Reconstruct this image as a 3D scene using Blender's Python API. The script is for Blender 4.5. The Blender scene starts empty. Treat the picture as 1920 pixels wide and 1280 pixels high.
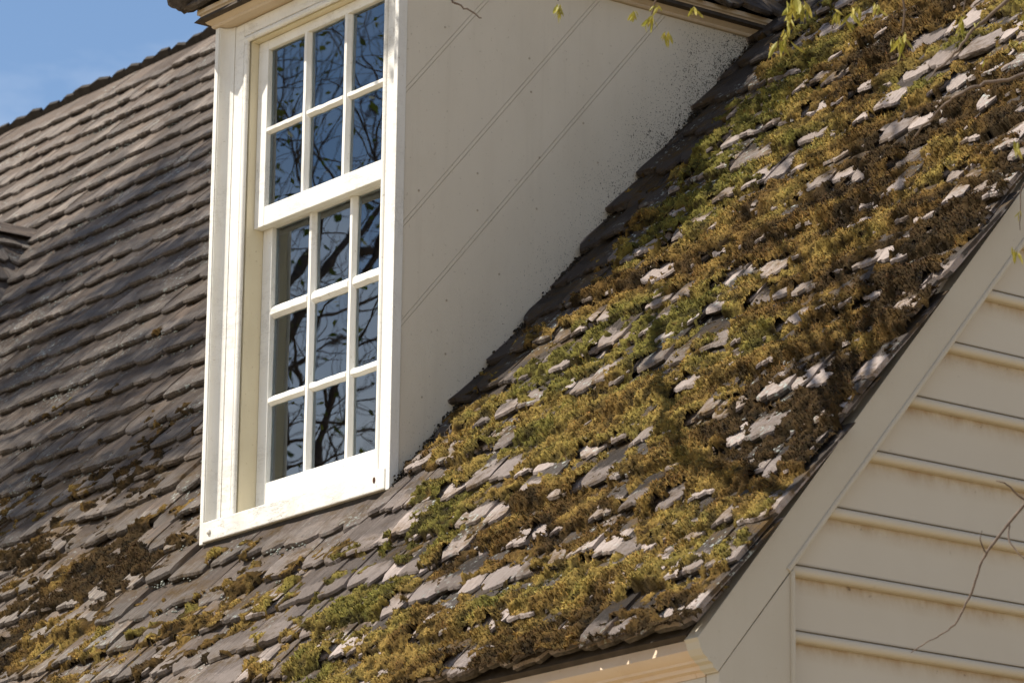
import bpy, math, random
import numpy as np
from mathutils import Vector, Matrix

random.seed(7); rng = np.random.default_rng(11)
scene = bpy.context.scene
COL = scene.collection
R = math.radians

# ------------------------------------------------------------------ camera
# Metres. Origin = lower right front corner of the dormer. X along the ridge, Y into the house, Z up.
GROUND = -4.375
CAM = np.array([9.795, -6.927, -2.775])
YAW, PITCH, ROLL, FPX = 0.6458, 0.26339, 0.01255, 7689.0
fw = np.array([-math.cos(YAW)*math.cos(PITCH), math.sin(YAW)*math.cos(PITCH), math.sin(PITCH)])
rt = np.cross(fw, [0, 0, 1]); rt /= np.linalg.norm(rt); up = np.cross(rt, fw)
rt, up = rt*math.cos(ROLL)+up*math.sin(ROLL), -rt*math.sin(ROLL)+up*math.cos(ROLL)
cd = bpy.data.cameras.new('camera'); cam = bpy.data.objects.new('camera', cd); COL.objects.link(cam)
cam.matrix_world = Matrix(((rt[0], up[0], -fw[0], CAM[0]), (rt[1], up[1], -fw[1], CAM[1]), (rt[2], up[2], -fw[2], CAM[2]), (0, 0, 0, 1)))
cd.sensor_width = 36; cd.lens = FPX/1920*36; cd.clip_end = 2000; cd.clip_start = 0.1
cd.dof.use_dof = True; cd.dof.focus_distance = 12.3; cd.dof.aperture_fstop = 10.0
scene.camera = cam

def proj(P):
    P = np.asarray(P, float)-CAM
    z = P@fw
    return 960+FPX*(P@rt)/z, 640-FPX*(P@up)/z, z
def unproj(px, py, dist):
    d = fw+rt*(px-960)/FPX+up*(640-py)/FPX
    return CAM+d*dist

# ------------------------------------------------------------------ sun, sky, exposure
SUN_AZ, SUN_EL = R(34), R(54.0)
SUN = np.array([-math.sin(SUN_AZ)*math.cos(SUN_EL), -math.cos(SUN_AZ)*math.cos(SUN_EL), math.sin(SUN_EL)])
sl = bpy.data.lights.new('sun', 'SUN'); sl.energy = 5.0; sl.angle = R(0.53); sl.color = (1.0, 0.94, 0.84)
so = bpy.data.objects.new('sun', sl); COL.objects.link(so)
so.rotation_euler = Vector(-SUN).to_track_quat('-Z', 'Y').to_euler(); so.location = (-10, -20, 30)
world = bpy.data.worlds.new('World'); scene.world = world; world.use_nodes = True
wn, wl = world.node_tree.nodes, world.node_tree.links; wn.clear()
wo = wn.new('ShaderNodeOutputWorld'); bg = wn.new('ShaderNodeBackground'); sky = wn.new('ShaderNodeTexSky')
sky.sky_type = 'NISHITA'; sky.sun_disc = False; sky.sun_elevation = SUN_EL
sky.sun_rotation = math.atan2(SUN[0], SUN[1]); sky.air_density = 1.0; sky.dust_density = 0.0; sky.ozone_density = 2.6
bg.inputs['Strength'].default_value = 0.096
wtc = wn.new('ShaderNodeTexCoord'); wmp = wn.new('ShaderNodeMapping'); wmp.inputs['Scale'].default_value = (1.0, 1.0, 2.6); wmp.inputs['Location'].default_value = (6.85, 3.05, 1.15)
wns = wn.new('ShaderNodeTexNoise'); wns.inputs['Scale'].default_value = 2.6; wns.inputs['Detail'].default_value = 8; wns.inputs['Roughness'].default_value = 0.58
wrp = wn.new('ShaderNodeValToRGB'); wrp.color_ramp.elements[0].position = 0.52; wrp.color_ramp.elements[1].position = 0.80
wrp.color_ramp.elements[1].color = (0.8, 0.8, 0.8, 1)
wmx = wn.new('ShaderNodeMix'); wmx.data_type = 'RGBA'; wmx.inputs[7].default_value = (9.5, 9.6, 9.9, 1)
wl.new(wtc.outputs['Generated'], wmp.inputs[0]); wl.new(wmp.outputs[0], wns.inputs['Vector']); 
wsx = wn.new('ShaderNodeSeparateXYZ'); wl.new(wtc.outputs['Generated'], wsx.inputs[0])
wmr = wn.new('ShaderNodeMapRange'); wmr.inputs[1].default_value = 0.20; wmr.inputs[2].default_value = 0.31; wmr.inputs[3].default_value = 0.36; wmr.inputs[4].default_value = 0.0
wl.new(wsx.outputs[2], wmr.inputs[0]); wad = wn.new('ShaderNodeMath'); wad.operation = 'ADD'; wl.new(wns.outputs[0], wad.inputs[0]); wl.new(wmr.outputs[0], wad.inputs[1]); wl.new(wad.outputs[0], wrp.inputs[0])
wl.new(wrp.outputs[0], wmx.inputs[0]); wl.new(sky.outputs[0], wmx.inputs[6]); wl.new(wmx.outputs[2], bg.inputs[0]); wl.new(bg.outputs[0], wo.inputs[0])
vs = scene.view_settings; vs.view_transform = 'Standard'; vs.look = 'None'; vs.gamma = 1; vs.exposure = 0.57; vs.use_curve_mapping = False
scene.render.engine = 'CYCLES'
scene.cycles.max_bounces = 6; scene.cycles.diffuse_bounces = 3; scene.cycles.glossy_bounces = 3; scene.cycles.transparent_max_bounces = 10

# ------------------------------------------------------------------ helpers
def tag(o, label=None, cat=None, group=None, kind=None):
    for k, v in (('label', label), ('category', cat), ('group', group), ('kind', kind)):
        if v: o[k] = v
    return o
def link(o, parent=None):
    COL.objects.link(o)
    if parent is not None: o.parent = parent
    return o
def empty(name, loc=(0, 0, 0), parent=None):
    o = bpy.data.objects.new(name, None); o.location = loc; o.empty_display_size = 0.1
    return link(o, parent)
def mesh_np(name, V, F, mat=None, smooth=False, sharp=None):
    """V (n,3) array, F (m,k) array of equal sided faces"""
    V = np.asarray(V, np.float32); F = np.asarray(F, np.int32)
    me = bpy.data.meshes.new(name); k = F.shape[1]
    me.vertices.add(len(V)); me.vertices.foreach_set('co', V.ravel())
    me.loops.add(F.size); me.loops.foreach_set('vertex_index', F.ravel())
    me.polygons.add(len(F)); me.polygons.foreach_set('loop_start', np.arange(0, F.size, k, dtype=np.int32))
    me.polygons.foreach_set('loop_total', np.full(len(F), k, np.int32))
    if smooth: me.polygons.foreach_set('use_smooth', np.ones(len(F), bool))
    me.update(calc_edges=True); me.validate()
    if mat: me.materials.append(mat)
    return me
class MB:
    def __init__(s): s.v = []; s.f = []
    def add(s, v, f):
        n = len(s.v); s.v += [tuple(map(float, p)) for p in v]; s.f += [tuple(i+n for i in q) for q in f]; return s
    def box(s, x0, x1, y0, y1, z0, z1):
        return s.add([(x0,y0,z0),(x1,y0,z0),(x1,y1,z0),(x0,y1,z0),(x0,y0,z1),(x1,y0,z1),(x1,y1,z1),(x0,y1,z1)],
                     [(0,3,2,1),(4,5,6,7),(0,1,5,4),(1,2,6,5),(2,3,7,6),(3,0,4,7)])
    def sweep(s, prof, path, close=True):
        """prof: list of points per station already placed: path is a list of lists of 3d points (same count)"""
        n = len(path[0]); v = [p for st in path for p in st]; f = []
        for i in range(len(path)-1):
            for j in range(n if close else n-1):
                a = i*n+j; b = i*n+(j+1) % n; f.append((a, b, b+n, a+n))
        if close: f += [tuple(range(n-1, -1, -1)), tuple((len(path)-1)*n+i for i in range(n))]
        return s.add(v, f)
    def prism(s, poly, axis, a, b):
        """poly of 2d points swept along axis ('x': poly=(y,z); 'y': (x,z); 'z': (x,y))"""
        def P(p, t): return (t, p[0], p[1]) if axis == 'x' else (p[0], t, p[1]) if axis == 'y' else (p[0], p[1], t)
        return s.sweep(None, [[P(p, a) for p in poly], [P(p, b) for p in poly]])
    def build(s, name, mat, parent=None, bevel=0, smooth=None, loc=None):
        me = bpy.data.meshes.new(name); me.from_pydata(s.v, [], s.f); me.update()
        if mat: me.materials.append(mat)
        import bmesh
        bm = bmesh.new(); bm.from_mesh(me); bmesh.ops.recalc_face_normals(bm, faces=bm.faces); bm.to_mesh(me); bm.free()
        if smooth:
            me.polygons.foreach_set('use_smooth', np.ones(len(me.polygons), bool)); me.set_sharp_from_angle(angle=R(smooth))
        o = bpy.data.objects.new(name, me); link(o, parent)
        if loc: o.location = loc
        if bevel:
            m = o.modifiers.new('bevel', 'BEVEL'); m.width = bevel; m.segments = 2; m.limit_method = 'ANGLE'; m.angle_limit = R(40)
        return o

# numpy value noise
def vnoise(x, y, seed=0):
    x = np.asarray(x, float); y = np.asarray(y, float)
    xi = np.floor(x).astype(np.int64); yi = np.floor(y).astype(np.int64); fx = x-xi; fy = y-yi
    fx = fx*fx*(3-2*fx); fy = fy*fy*(3-2*fy)
    def h(a, b):
        n = (a*374761393+b*668265263+seed*1442695041) & 0xffffffff
        n = ((n ^ (n >> 13))*1274126177) & 0xffffffff
        n = ((n ^ (n >> 16))*2246822519) & 0xffffffff
        return ((n ^ (n >> 15)) & 0xffffff)/float(0xffffff)
    a = h(xi, yi); b = h(xi+1, yi); c = h(xi, yi+1); d = h(xi+1, yi+1)
    return (a*(1-fx)+b*fx)*(1-fy)+(c*(1-fx)+d*fx)*fy
def fbm(x, y, seed=0, oct=4, gain=0.5):
    t = 0; w = 1; s = 0
    for i in range(oct):
        t = t+w*vnoise(x*2**i, y*2**i, seed+i*17); s += w; w *= gain
    return t/s
def sstep(a, b, x):
    t = np.clip((x-a)/(b-a), 0, 1); return t*t*(3-2*t)

# ------------------------------------------------------------------ materials
class NT:
    def __init__(s, name):
        s.m = bpy.data.materials.new(name); s.m.use_nodes = True; s.t = s.m.node_tree; s.n = s.t.nodes; s.l = s.t.links
        s.b = s.n['Principled BSDF']
    def new(s, t, **kw):
        n = s.n.new('ShaderNode'+t)
        for k, v in kw.items(): setattr(n, k, v)
        return n
    def lk(s, a, b): s.l.new(a, b)
    def noise(s, vec, scale, detail=4, rough=0.55, sc=None):
        n = s.new('TexNoise'); n.inputs['Scale'].default_value = scale; n.inputs['Detail'].default_value = detail; n.inputs['Roughness'].default_value = rough
        if sc is not None:
            mp = s.new('Mapping'); mp.inputs['Scale'].default_value = sc; s.lk(vec, mp.inputs[0]); vec = mp.outputs[0]
        s.lk(vec, n.inputs['Vector']); return n.outputs[0]
    def ramp(s, fac, stops):
        r = s.new('ValToRGB'); e = r.color_ramp.elements
        while len(e) < len(stops): e.new(0.5)
        for q, (p, c) in zip(e, stops):
            q.position = p; q.color = (c, c, c, 1) if not isinstance(c, tuple) else (*c, 1)
        s.lk(fac, r.inputs[0]); return r.outputs[0]
    def mix(s, fac, a, b, mode='MIX'):
        n = s.new('Mix', data_type='RGBA', blend_type=mode)
        for i, v in ((0, fac), (6, a), (7, b)):
            if isinstance(v, tuple): n.inputs[i].default_value = (*v, 1)
            elif isinstance(v, (int, float)): n.inputs[i].default_value = v
            else: s.lk(v, n.inputs[i])
        return n.outputs[2]
    def math(s, op, a, b=None, clamp=False):
        n = s.new('Math', operation=op, use_clamp=clamp)
        for i, v in ((0, a), (1, b)):
            if v is None: continue
            if isinstance(v, (int, float)): n.inputs[i].default_value = v
            else: s.lk(v, n.inputs[i])
        return n.outputs[0]
    def bump(s, h, strength=0.3, dist=0.01):
        n = s.new('Bump'); n.inputs['Strength'].default_value = strength; n.inputs['Distance'].default_value = dist
        s.lk(h, n.inputs['Height']); s.lk(n.outputs[0], s.b.inputs['Normal'])
    def done(s, col, rough=0.7, spec=0.3):
        if isinstance(col, tuple): s.b.inputs['Base Color'].default_value = (*col, 1)
        else: s.lk(col, s.b.inputs['Base Color'])
        if isinstance(rough, (int, float)): s.b.inputs['Roughness'].default_value = rough
        else: s.lk(rough, s.b.inputs['Roughness'])
        s.b.inputs['Specular IOR Level'].default_value = spec
        return s.m

def paint(name, col=(0.80, 0.775, 0.705), dirt=(0.42, 0.36, 0.26), dirt_amt=0.35, crack=0.0, grain=(3, 60, 3), speck=None):
    t = NT(name); geo = t.new('NewGeometry'); P = geo.outputs['Position']
    big = t.noise(P, 2.3, 5, 0.6); fine = t.noise(P, 9.0, 6, 0.65, sc=(1, 1, 0.35))
    f = t.ramp(t.math('MULTIPLY', big, fine), [(0.20, 0.0), (0.50, 1.0)])
    c = t.mix(t.math('MULTIPLY', f, dirt_amt), col, dirt)
    run = t.noise(P, 1.0, 5, 0.6, sc=(38, 38, 1.6)); c = t.mix(t.ramp(run, [(0.54, 0.0), (0.8, 0.12)]), c, dirt)
    sp = t.noise(P, 90, 2, 0.5); c = t.mix(t.ramp(sp, [(0.68, 0.0), (0.76, 0.5)]), c, dirt)
    h = t.noise(P, 30, 4, 0.6, sc=grain)
    if crack:
        w = t.noise(P, 14, 8, 0.72, sc=(0.5, 1.5, 2.4)); ln = t.math('ABSOLUTE', t.math('SUBTRACT', w, 0.5))
        area = t.ramp(t.noise(P, 4.0, 3), [(0.45, 0.0), (0.6, 1.0)])
        cr = t.math('MULTIPLY', t.ramp(ln, [(0.0, 1.0), (0.014, 0.0)]), area)
        c = t.mix(t.math('MULTIPLY', cr, crack), c, (0.20, 0.16, 0.11)); h = t.math('SUBTRACT', h, t.math('MULTIPLY', cr, 1.2))
    if speck: c = speck(t, P, c)
    t.bump(h, 0.4, 0.004)
    return t.done(c, 0.55, 0.3)
def mildew(t, P, c):
    # black mould dots that thicken towards the roof line at the rear of the cheek
    sx = t.new('SeparateXYZ'); t.lk(P, sx.inputs[0])
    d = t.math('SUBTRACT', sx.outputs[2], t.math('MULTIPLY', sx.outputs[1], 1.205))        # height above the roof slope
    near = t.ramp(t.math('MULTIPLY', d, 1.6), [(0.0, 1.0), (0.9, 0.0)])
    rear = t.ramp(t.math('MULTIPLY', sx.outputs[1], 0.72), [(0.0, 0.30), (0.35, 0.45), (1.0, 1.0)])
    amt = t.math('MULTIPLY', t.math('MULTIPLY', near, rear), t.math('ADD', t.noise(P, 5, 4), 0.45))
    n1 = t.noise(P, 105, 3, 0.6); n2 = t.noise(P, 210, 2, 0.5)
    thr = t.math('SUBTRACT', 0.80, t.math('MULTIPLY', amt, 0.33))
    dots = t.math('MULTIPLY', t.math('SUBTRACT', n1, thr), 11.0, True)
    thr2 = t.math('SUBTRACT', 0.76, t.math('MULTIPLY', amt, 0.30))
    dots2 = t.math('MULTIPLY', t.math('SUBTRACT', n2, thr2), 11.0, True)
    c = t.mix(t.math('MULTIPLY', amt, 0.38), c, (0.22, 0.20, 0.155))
    return t.mix(t.math('MULTIPLY', t.math('MAXIMUM', dots, dots2), 0.9), c, (0.035, 0.03, 0.022))

M = {}
M['paint'] = paint('cream_paint', dirt_amt=0.32, crack=0.35)
M['sash'] = paint('sash_paint', dirt_amt=0.3, crack=0.35, col=(0.81, 0.79, 0.73))
M['sill'] = paint('cracked_sill_paint', crack=0.75, dirt_amt=0.4, col=(0.79, 0.76, 0.68))
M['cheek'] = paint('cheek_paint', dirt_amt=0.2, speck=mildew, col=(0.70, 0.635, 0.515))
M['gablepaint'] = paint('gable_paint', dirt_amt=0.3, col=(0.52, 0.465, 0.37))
M['cornice'] = paint('bounce_tan_cornice_paint', col=(0.64, 0.49, 0.345), dirt=(0.45, 0.27, 0.13), dirt_amt=0.3)  # dirty cream paint; warm ground bounce is put into its tan
M['crown'] = paint('shade_tan_crown_paint', col=(0.58, 0.47, 0.34), dirt=(0.42, 0.33, 0.22), dirt_amt=0.4)  # brown shade on the crown is put into the paint tone
M['jamb'] = paint('yellowed_jamb_paint', col=(0.74, 0.66, 0.47), dirt=(0.40, 0.29, 0.14), dirt_amt=0.3)

def clap_mat():
    t = NT('clapboard_paint'); tc = t.new('TexCoord'); P = t.new('NewGeometry').outputs['Position']
    sx = t.new('SeparateXYZ'); t.lk(tc.outputs['Object'], sx.inputs[0])
    # brown grime washed down from under the bead of the board above
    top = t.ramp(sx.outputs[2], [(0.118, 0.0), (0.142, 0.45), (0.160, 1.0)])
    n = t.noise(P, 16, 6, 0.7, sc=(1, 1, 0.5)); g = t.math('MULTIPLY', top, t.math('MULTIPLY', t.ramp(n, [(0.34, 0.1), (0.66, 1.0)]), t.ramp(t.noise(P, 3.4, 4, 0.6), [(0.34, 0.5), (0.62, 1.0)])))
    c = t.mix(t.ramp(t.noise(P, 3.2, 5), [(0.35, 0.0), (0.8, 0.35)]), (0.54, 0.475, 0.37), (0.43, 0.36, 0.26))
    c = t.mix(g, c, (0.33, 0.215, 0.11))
    qk = t.ramp(sx.outputs[2], [(0.0235, 0.0), (0.0262, 0.5), (0.0290, 0.5), (0.0325, 0.0)]); c = t.mix(qk, c, (0.075, 0.052, 0.032))
    spk = t.ramp(t.noise(P, 48, 3), [(0.66, 0.0), (0.72, 1.0)])
    c = t.mix(t.math('MULTIPLY', spk, g), c, (0.08, 0.05, 0.03))
    fl = t.ramp(t.noise(P, 24, 5, 0.6, sc=(1, 0.6, 1.6)), [(0.70, 0.0), (0.74, 0.6)])
    c = t.mix(t.math('MULTIPLY', fl, 0.5), c, (0.30, 0.25, 0.18))
    t.bump(t.noise(P, 25, 5, 0.6, sc=(1, 0.15, 2)), 0.2, 0.003)
    return t.done(c, 0.55, 0.3)
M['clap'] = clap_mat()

def shingle_mat(name):
    t = NT(name); tc = t.new('TexCoord'); geo = t.new('NewGeometry'); oi = t.new('ObjectInfo')
    P = geo.outputs['Position']; O = tc.outputs['Object']
    rnd = t.math('FRACT', t.math('ADD', t.math('MULTIPLY', oi.outputs['Random'], 7.31), geo.outputs['Random Per Island']))
    rv = t.new('CombineXYZ'); t.lk(t.math('MULTIPLY', rnd, 37.0), rv.inputs[0]); t.lk(t.math('MULTIPLY', rnd, 11.0), rv.inputs[1])
    off = t.new('VectorMath', operation='ADD'); t.lk(O, off.inputs[0]); t.lk(rv.outputs[0], off.inputs[1]); Q = off.outputs[0]
    grain = t.noise(Q, 1.0, 5, 0.65, sc=(230, 7, 60)); streak = t.noise(Q, 1.0, 4, 0.6, sc=(60, 3, 30)); blot = t.noise(P, 6.5, 5, 0.6)
    sx = t.new('SeparateXYZ'); t.lk(P, sx.inputs[0])
    right = t.ramp(t.math('ADD', t.math('MULTIPLY', sx.outputs[0], 0.25), 0.5), [(0.22, 0.0), (0.60, 1.0)])   # bleached on the right half of the slope
    warm = t.mix(rnd, (0.175, 0.122, 0.084), (0.315, 0.240, 0.180)); pale = t.mix(rnd, (0.27, 0.215, 0.18), (0.50, 0.41, 0.36))
    ta = t.new('Attribute', attribute_name='tip'); tip = ta.outputs['Fac']
    spot = t.noise(P, 17, 5, 0.65)
    tipm = t.ramp(t.math('ADD', t.math('ADD', tip, t.math('MULTIPLY', spot, 1.1)), t.math('MULTIPLY', rnd, 0.35)), [(0.86, 0.0), (1.10, 1.0)])
    warm = t.mix(t.math('MULTIPLY', tipm, 0.42), warm, (0.44, 0.395, 0.345))
    # black mould along the cheek foot, darkened to paint in the dormer's shadow strip
    mould_shade = t.math('MULTIPLY', t.ramp(t.math('ADD', sx.outputs[0], t.math('MULTIPLY', t.math('SUBTRACT', spot, 0.5), 0.8)), [(0.0, 1.0), (0.30, 1.0), (0.48, 0.0)]), t.math('MULTIPLY', t.ramp(sx.outputs[1], [(0.0, 0.0), (0.12, 1.0)]), t.ramp(sx.outputs[0], [(0.0, 0.0), (0.004, 1.0)])))
    tipm = t.math('MULTIPLY', tipm, t.math('SUBTRACT', 1.0, t.math('MULTIPLY', mould_shade, 0.85)))
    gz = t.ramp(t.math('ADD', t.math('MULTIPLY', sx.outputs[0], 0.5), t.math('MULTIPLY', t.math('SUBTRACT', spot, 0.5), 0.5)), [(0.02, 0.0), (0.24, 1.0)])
    gz = t.math('MAXIMUM', gz, mould_shade); right = t.math('MAXIMUM', right, mould_shade)
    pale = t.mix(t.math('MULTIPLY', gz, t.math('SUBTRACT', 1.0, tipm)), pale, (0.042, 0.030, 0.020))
    c = t.mix(right, warm, pale)
    soft = t.math('SUBTRACT', 1.0, t.math('MULTIPLY', t.math('MULTIPLY', tipm, right), 0.72))
    c = t.mix(t.math('MULTIPLY', soft, t.ramp(streak, [(0.38, 0.0), (0.70, 0.85)])), c, (0.068, 0.053, 0.043))
    c = t.mix(t.math('MULTIPLY', soft, t.ramp(grain, [(0.38, 0.6), (0.58, 0.0)])), c, (0.07, 0.06, 0.055))
    c = t.mix(t.math('MULTIPLY', soft, t.ramp(blot, [(0.45, 0.0), (0.72, 0.5)])), c, (0.10, 0.085, 0.075))
    # film of brown moss
    lo = t.ramp(t.math('MULTIPLY', t.math('SUBTRACT', 1.1, sx.outputs[1]), 0.6), [(0.1, 0.0), (0.55, 1.0)])
    film = t.math('MULTIPLY', t.math('MAXIMUM', lo, right), t.ramp(t.noise(P, 4.0, 6, 0.7, sc=(1.0, 1.6, 1.6)), [(0.49, 0.0), (0.62, 0.85)]))
    film = t.math('MULTIPLY', film, t.ramp(t.noise(P, 45, 5, 0.75), [(0.36, 0.15), (0.56, 1.0)]))
    c = t.mix(film, c, (0.12, 0.068, 0.017))
    pit = t.ramp(t.noise(P, 38, 6, 0.75), [(0.28, 0.85), (0.40, 0.0)]); c = t.mix(pit, c, (0.035, 0.028, 0.02))
    # pale lichen crust
    li = t.math('MULTIPLY', t.ramp(t.noise(P, 60, 4, 0.6), [(0.58, 0.0), (0.64, 1.0)]), t.ramp(t.noise(P, 3.1, 3), [(0.52, 0.0), (0.62, 0.9)]))
    c = t.mix(li, c, (0.42, 0.45, 0.40))
    h = t.math('ADD', t.math('MULTIPLY', grain, 0.9), t.math('ADD', t.math('MULTIPLY', streak, 0.8), t.math('MULTIPLY', t.noise(P, 70, 5, 0.7), 0.7)))
    t.bump(h, 1.0, 0.009)
    return t.done(c, 0.85, 0.2)
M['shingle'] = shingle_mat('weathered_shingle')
M['endgrain'] = None

def simple(name, c1, c2, scale=8, rough=0.9, bump=0.3, bd=0.01):
    t = NT(name); P = t.new('NewGeometry').outputs['Position']
    n = t.noise(P, scale, 6, 0.65); c = t.mix(t.ramp(n, [(0.3, 0.0), (0.7, 1.0)]), c1, c2)
    t.bump(n, bump, bd); return t.done(c, rough, 0.2)
M['endgrain'] = simple('shingle_end_grain', (0.035, 0.028, 0.022), (0.13, 0.11, 0.095), 55, bump=0.8)
M['sheath'] = simple('old_sheathing_wood', (0.05, 0.04, 0.03), (0.09, 0.07, 0.055), 20)
M['wood_shade'] = simple('dark_wood_and_shade', (0.03, 0.025, 0.02), (0.06, 0.05, 0.04), 20)  # near-black for framing; also paints the shade of comb and sill gap
M['interior'] = simple('interior_plaster', (0.16, 0.14, 0.11), (0.20, 0.17, 0.13), 4)
M['bark'] = simple('bark', (0.075, 0.06, 0.05), (0.16, 0.13, 0.11), 30, bump=0.6)
M['twig'] = simple('twig_bark', (0.10, 0.075, 0.06), (0.19, 0.14, 0.105), 40)
M['ground'] = simple('lawn_and_path', (0.35, 0.265, 0.16), (0.22, 0.175, 0.085), 0.35, bump=0.2, bd=0.05)
M['soil'] = simple('dark_grime', (0.02, 0.016, 0.011), (0.05, 0.04, 0.028), 40)

def col_attr_mat(name, rough=0.95, transl=0.0, mult=1.0):
    t = NT(name); a = t.new('VertexColor', layer_name='Col'); P = t.new('NewGeometry').outputs['Position']
    n = t.noise(P, 110, 4, 0.7); c = t.mix(t.ramp(n, [(0.35, 0.55), (0.6, 0.0)]), a.outputs[0], (0.03, 0.022, 0.008))
    t.bump(n, 0.6, 0.006); t.done(c, rough, 0.1)
    return t.m
M['moss'] = col_attr_mat('moss_cushion')
def blade_mat():
    t = NT('moss_blade'); a = t.new('VertexColor', layer_name='Col'); t.done(a.outputs[0], 0.8, 0.15)
    return t.m
M['blade'] = blade_mat()
def leaf_mat(name, c1, c2):
    t = NT(name); g = t.new('NewGeometry'); c = t.mix(g.outputs['Random Per Island'], c1, c2)
    t.done(c, 0.55, 0.3); tr = t.new('BsdfTranslucent'); t.lk(c, tr.inputs[0]); mx = t.new('MixShader'); mx.inputs[0].default_value = 0.35
    t.lk(t.b.outputs[0], mx.inputs[1]); t.lk(tr.outputs[0], mx.inputs[2]); t.lk(mx.outputs[0], t.n['Material Output'].inputs[0]); return t.m
M['leaf'] = leaf_mat('spring_leaf', (0.07, 0.11, 0.02), (0.14, 0.15, 0.035))
M['bud'] = leaf_mat('leaf_bud', (0.26, 0.25, 0.03), (0.42, 0.34, 0.07))
M['lichen'] = leaf_mat('lichen_crust', (0.26, 0.28, 0.24), (0.42, 0.44, 0.38))
def glass_mat():
    t = NT('old_window_glass'); P = t.new('NewGeometry').outputs['Position']
    n = t.noise(P, 4.0, 1, 0.5, sc=(1.0, 1.0, 1.6))
    bp = t.new('Bump'); bp.inputs['Strength'].default_value = 0.035; bp.inputs['Distance'].default_value = 0.012; t.lk(n, bp.inputs['Height'])
    gl = t.new('BsdfGlossy'); gl.inputs['Roughness'].default_value = 0.0; gl.inputs['Color'].default_value = (0.86, 0.94, 1, 1); t.lk(bp.outputs[0], gl.inputs['Normal'])
    tr = t.new('BsdfTransparent'); tr.inputs[0].default_value = (0.86, 0.9, 0.88, 1)
    fr = t.new('Fresnel'); fr.inputs['IOR'].default_value = 2.25
    mx = t.new('MixShader'); t.lk(fr.outputs[0], mx.inputs[0]); t.lk(tr.outputs[0], mx.inputs[1]); t.lk(gl.outputs[0], mx.inputs[2])
    t.lk(mx.outputs[0], t.n['Material Output'].inputs[0]); return t.m
M['glass'] = glass_mat()
M['nail'] = simple('painted_nail', (0.36, 0.30, 0.22), (0.50, 0.44, 0.34), 60)
M['rust'] = simple('rusty_iron', (0.10, 0.04, 0.02), (0.05, 0.03, 0.02), 60)

# ------------------------------------------------------------------ ground
g = MB().add([(-300,-300,GROUND),(300,-300,GROUND),(300,300,GROUND),(-300,300,GROUND)], [(0,1,2,3)]).build('ground', M['ground']); tag(g, kind='structure')

# ------------------------------------------------------------------ house
house = empty('house', (0, 0, GROUND)); tag(house, 'cream clapboard house with steep mossy wood-shingle roof and a dormer', 'house')
HI = Matrix.Translation((0, 0, -GROUND))
def child(o, parent):                                  # keep world coordinates under a parent
    o.parent = parent; o.matrix_parent_inverse = HI if parent is house else Matrix()
    return o
class HB(MB):                                          # builder whose result is a part of the house in world coordinates
    def part(s, name, mat, parent=None, **kw):
        o = s.build(name, mat, None, **kw); p = parent if parent is not None else house
        return child(o, p) if p is house else setp(o, p)
def setp(o, p): o.parent = p; return o

TH = R(50.3); CT, ST, TT = math.cos(TH), math.sin(TH), math.tan(TH)
EN = np.array([0, -ST, CT]); ES = np.array([0, CT, ST])
RO = np.array([0, 0, -0.01])-EN*0.032                 # roof-local origin on the sheathing plane
XR, XL = 2.29, -10.5                                   # rake edge, left limit
EXPO = 0.1847; S0 = -1.088; NC = 32
S_RIDGE = 3.17/CT
def RW(x, s, n=0.0): return RO+np.array([x, 0, 0])+ES*s+EN*n
def roof_world(L): L = np.asarray(L, float); return RO+L[:, :1]*np.array([[1, 0, 0]])+L[:, 1:2]*ES+L[:, 2:3]*EN

# the sheathing of the slope, with a hole under each dormer; its own frame is the slope's
DX = [(-1.046, 0.0), (-1.046-5.25, -5.25)]             # the two dormers
roof = bpy.data.objects.new('roof', None)
mb = MB(); sA, sB = S0+0.014, S_RIDGE
def slab(x0, x1, s0, s1): mb.box(x0, x1, s0, s1, -0.022, 0.0)
xs = [XL, DX[1][0]+0.02, DX[1][1]-0.02, DX[0][0]+0.02, DX[0][1]-0.02, 2.198]
for i in range(5):
    if i in (1, 3): slab(xs[i], xs[i+1], sA, 0.02/CT); slab(xs[i], xs[i+1], 1.5/CT, sB)
    else: slab(xs[i], xs[i+1], sA, sB)
roof = mb.build('roof', M['sheath'])
roof.matrix_world = Matrix(((1, 0, 0, RO[0]), (0, CT, -ST, RO[1]), (0, ST, CT, RO[2]), (0, 0, 0, 1)))
child(roof, house)
roof['label'] = 'steep mossy slope of rounded wooden shingles'

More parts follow.
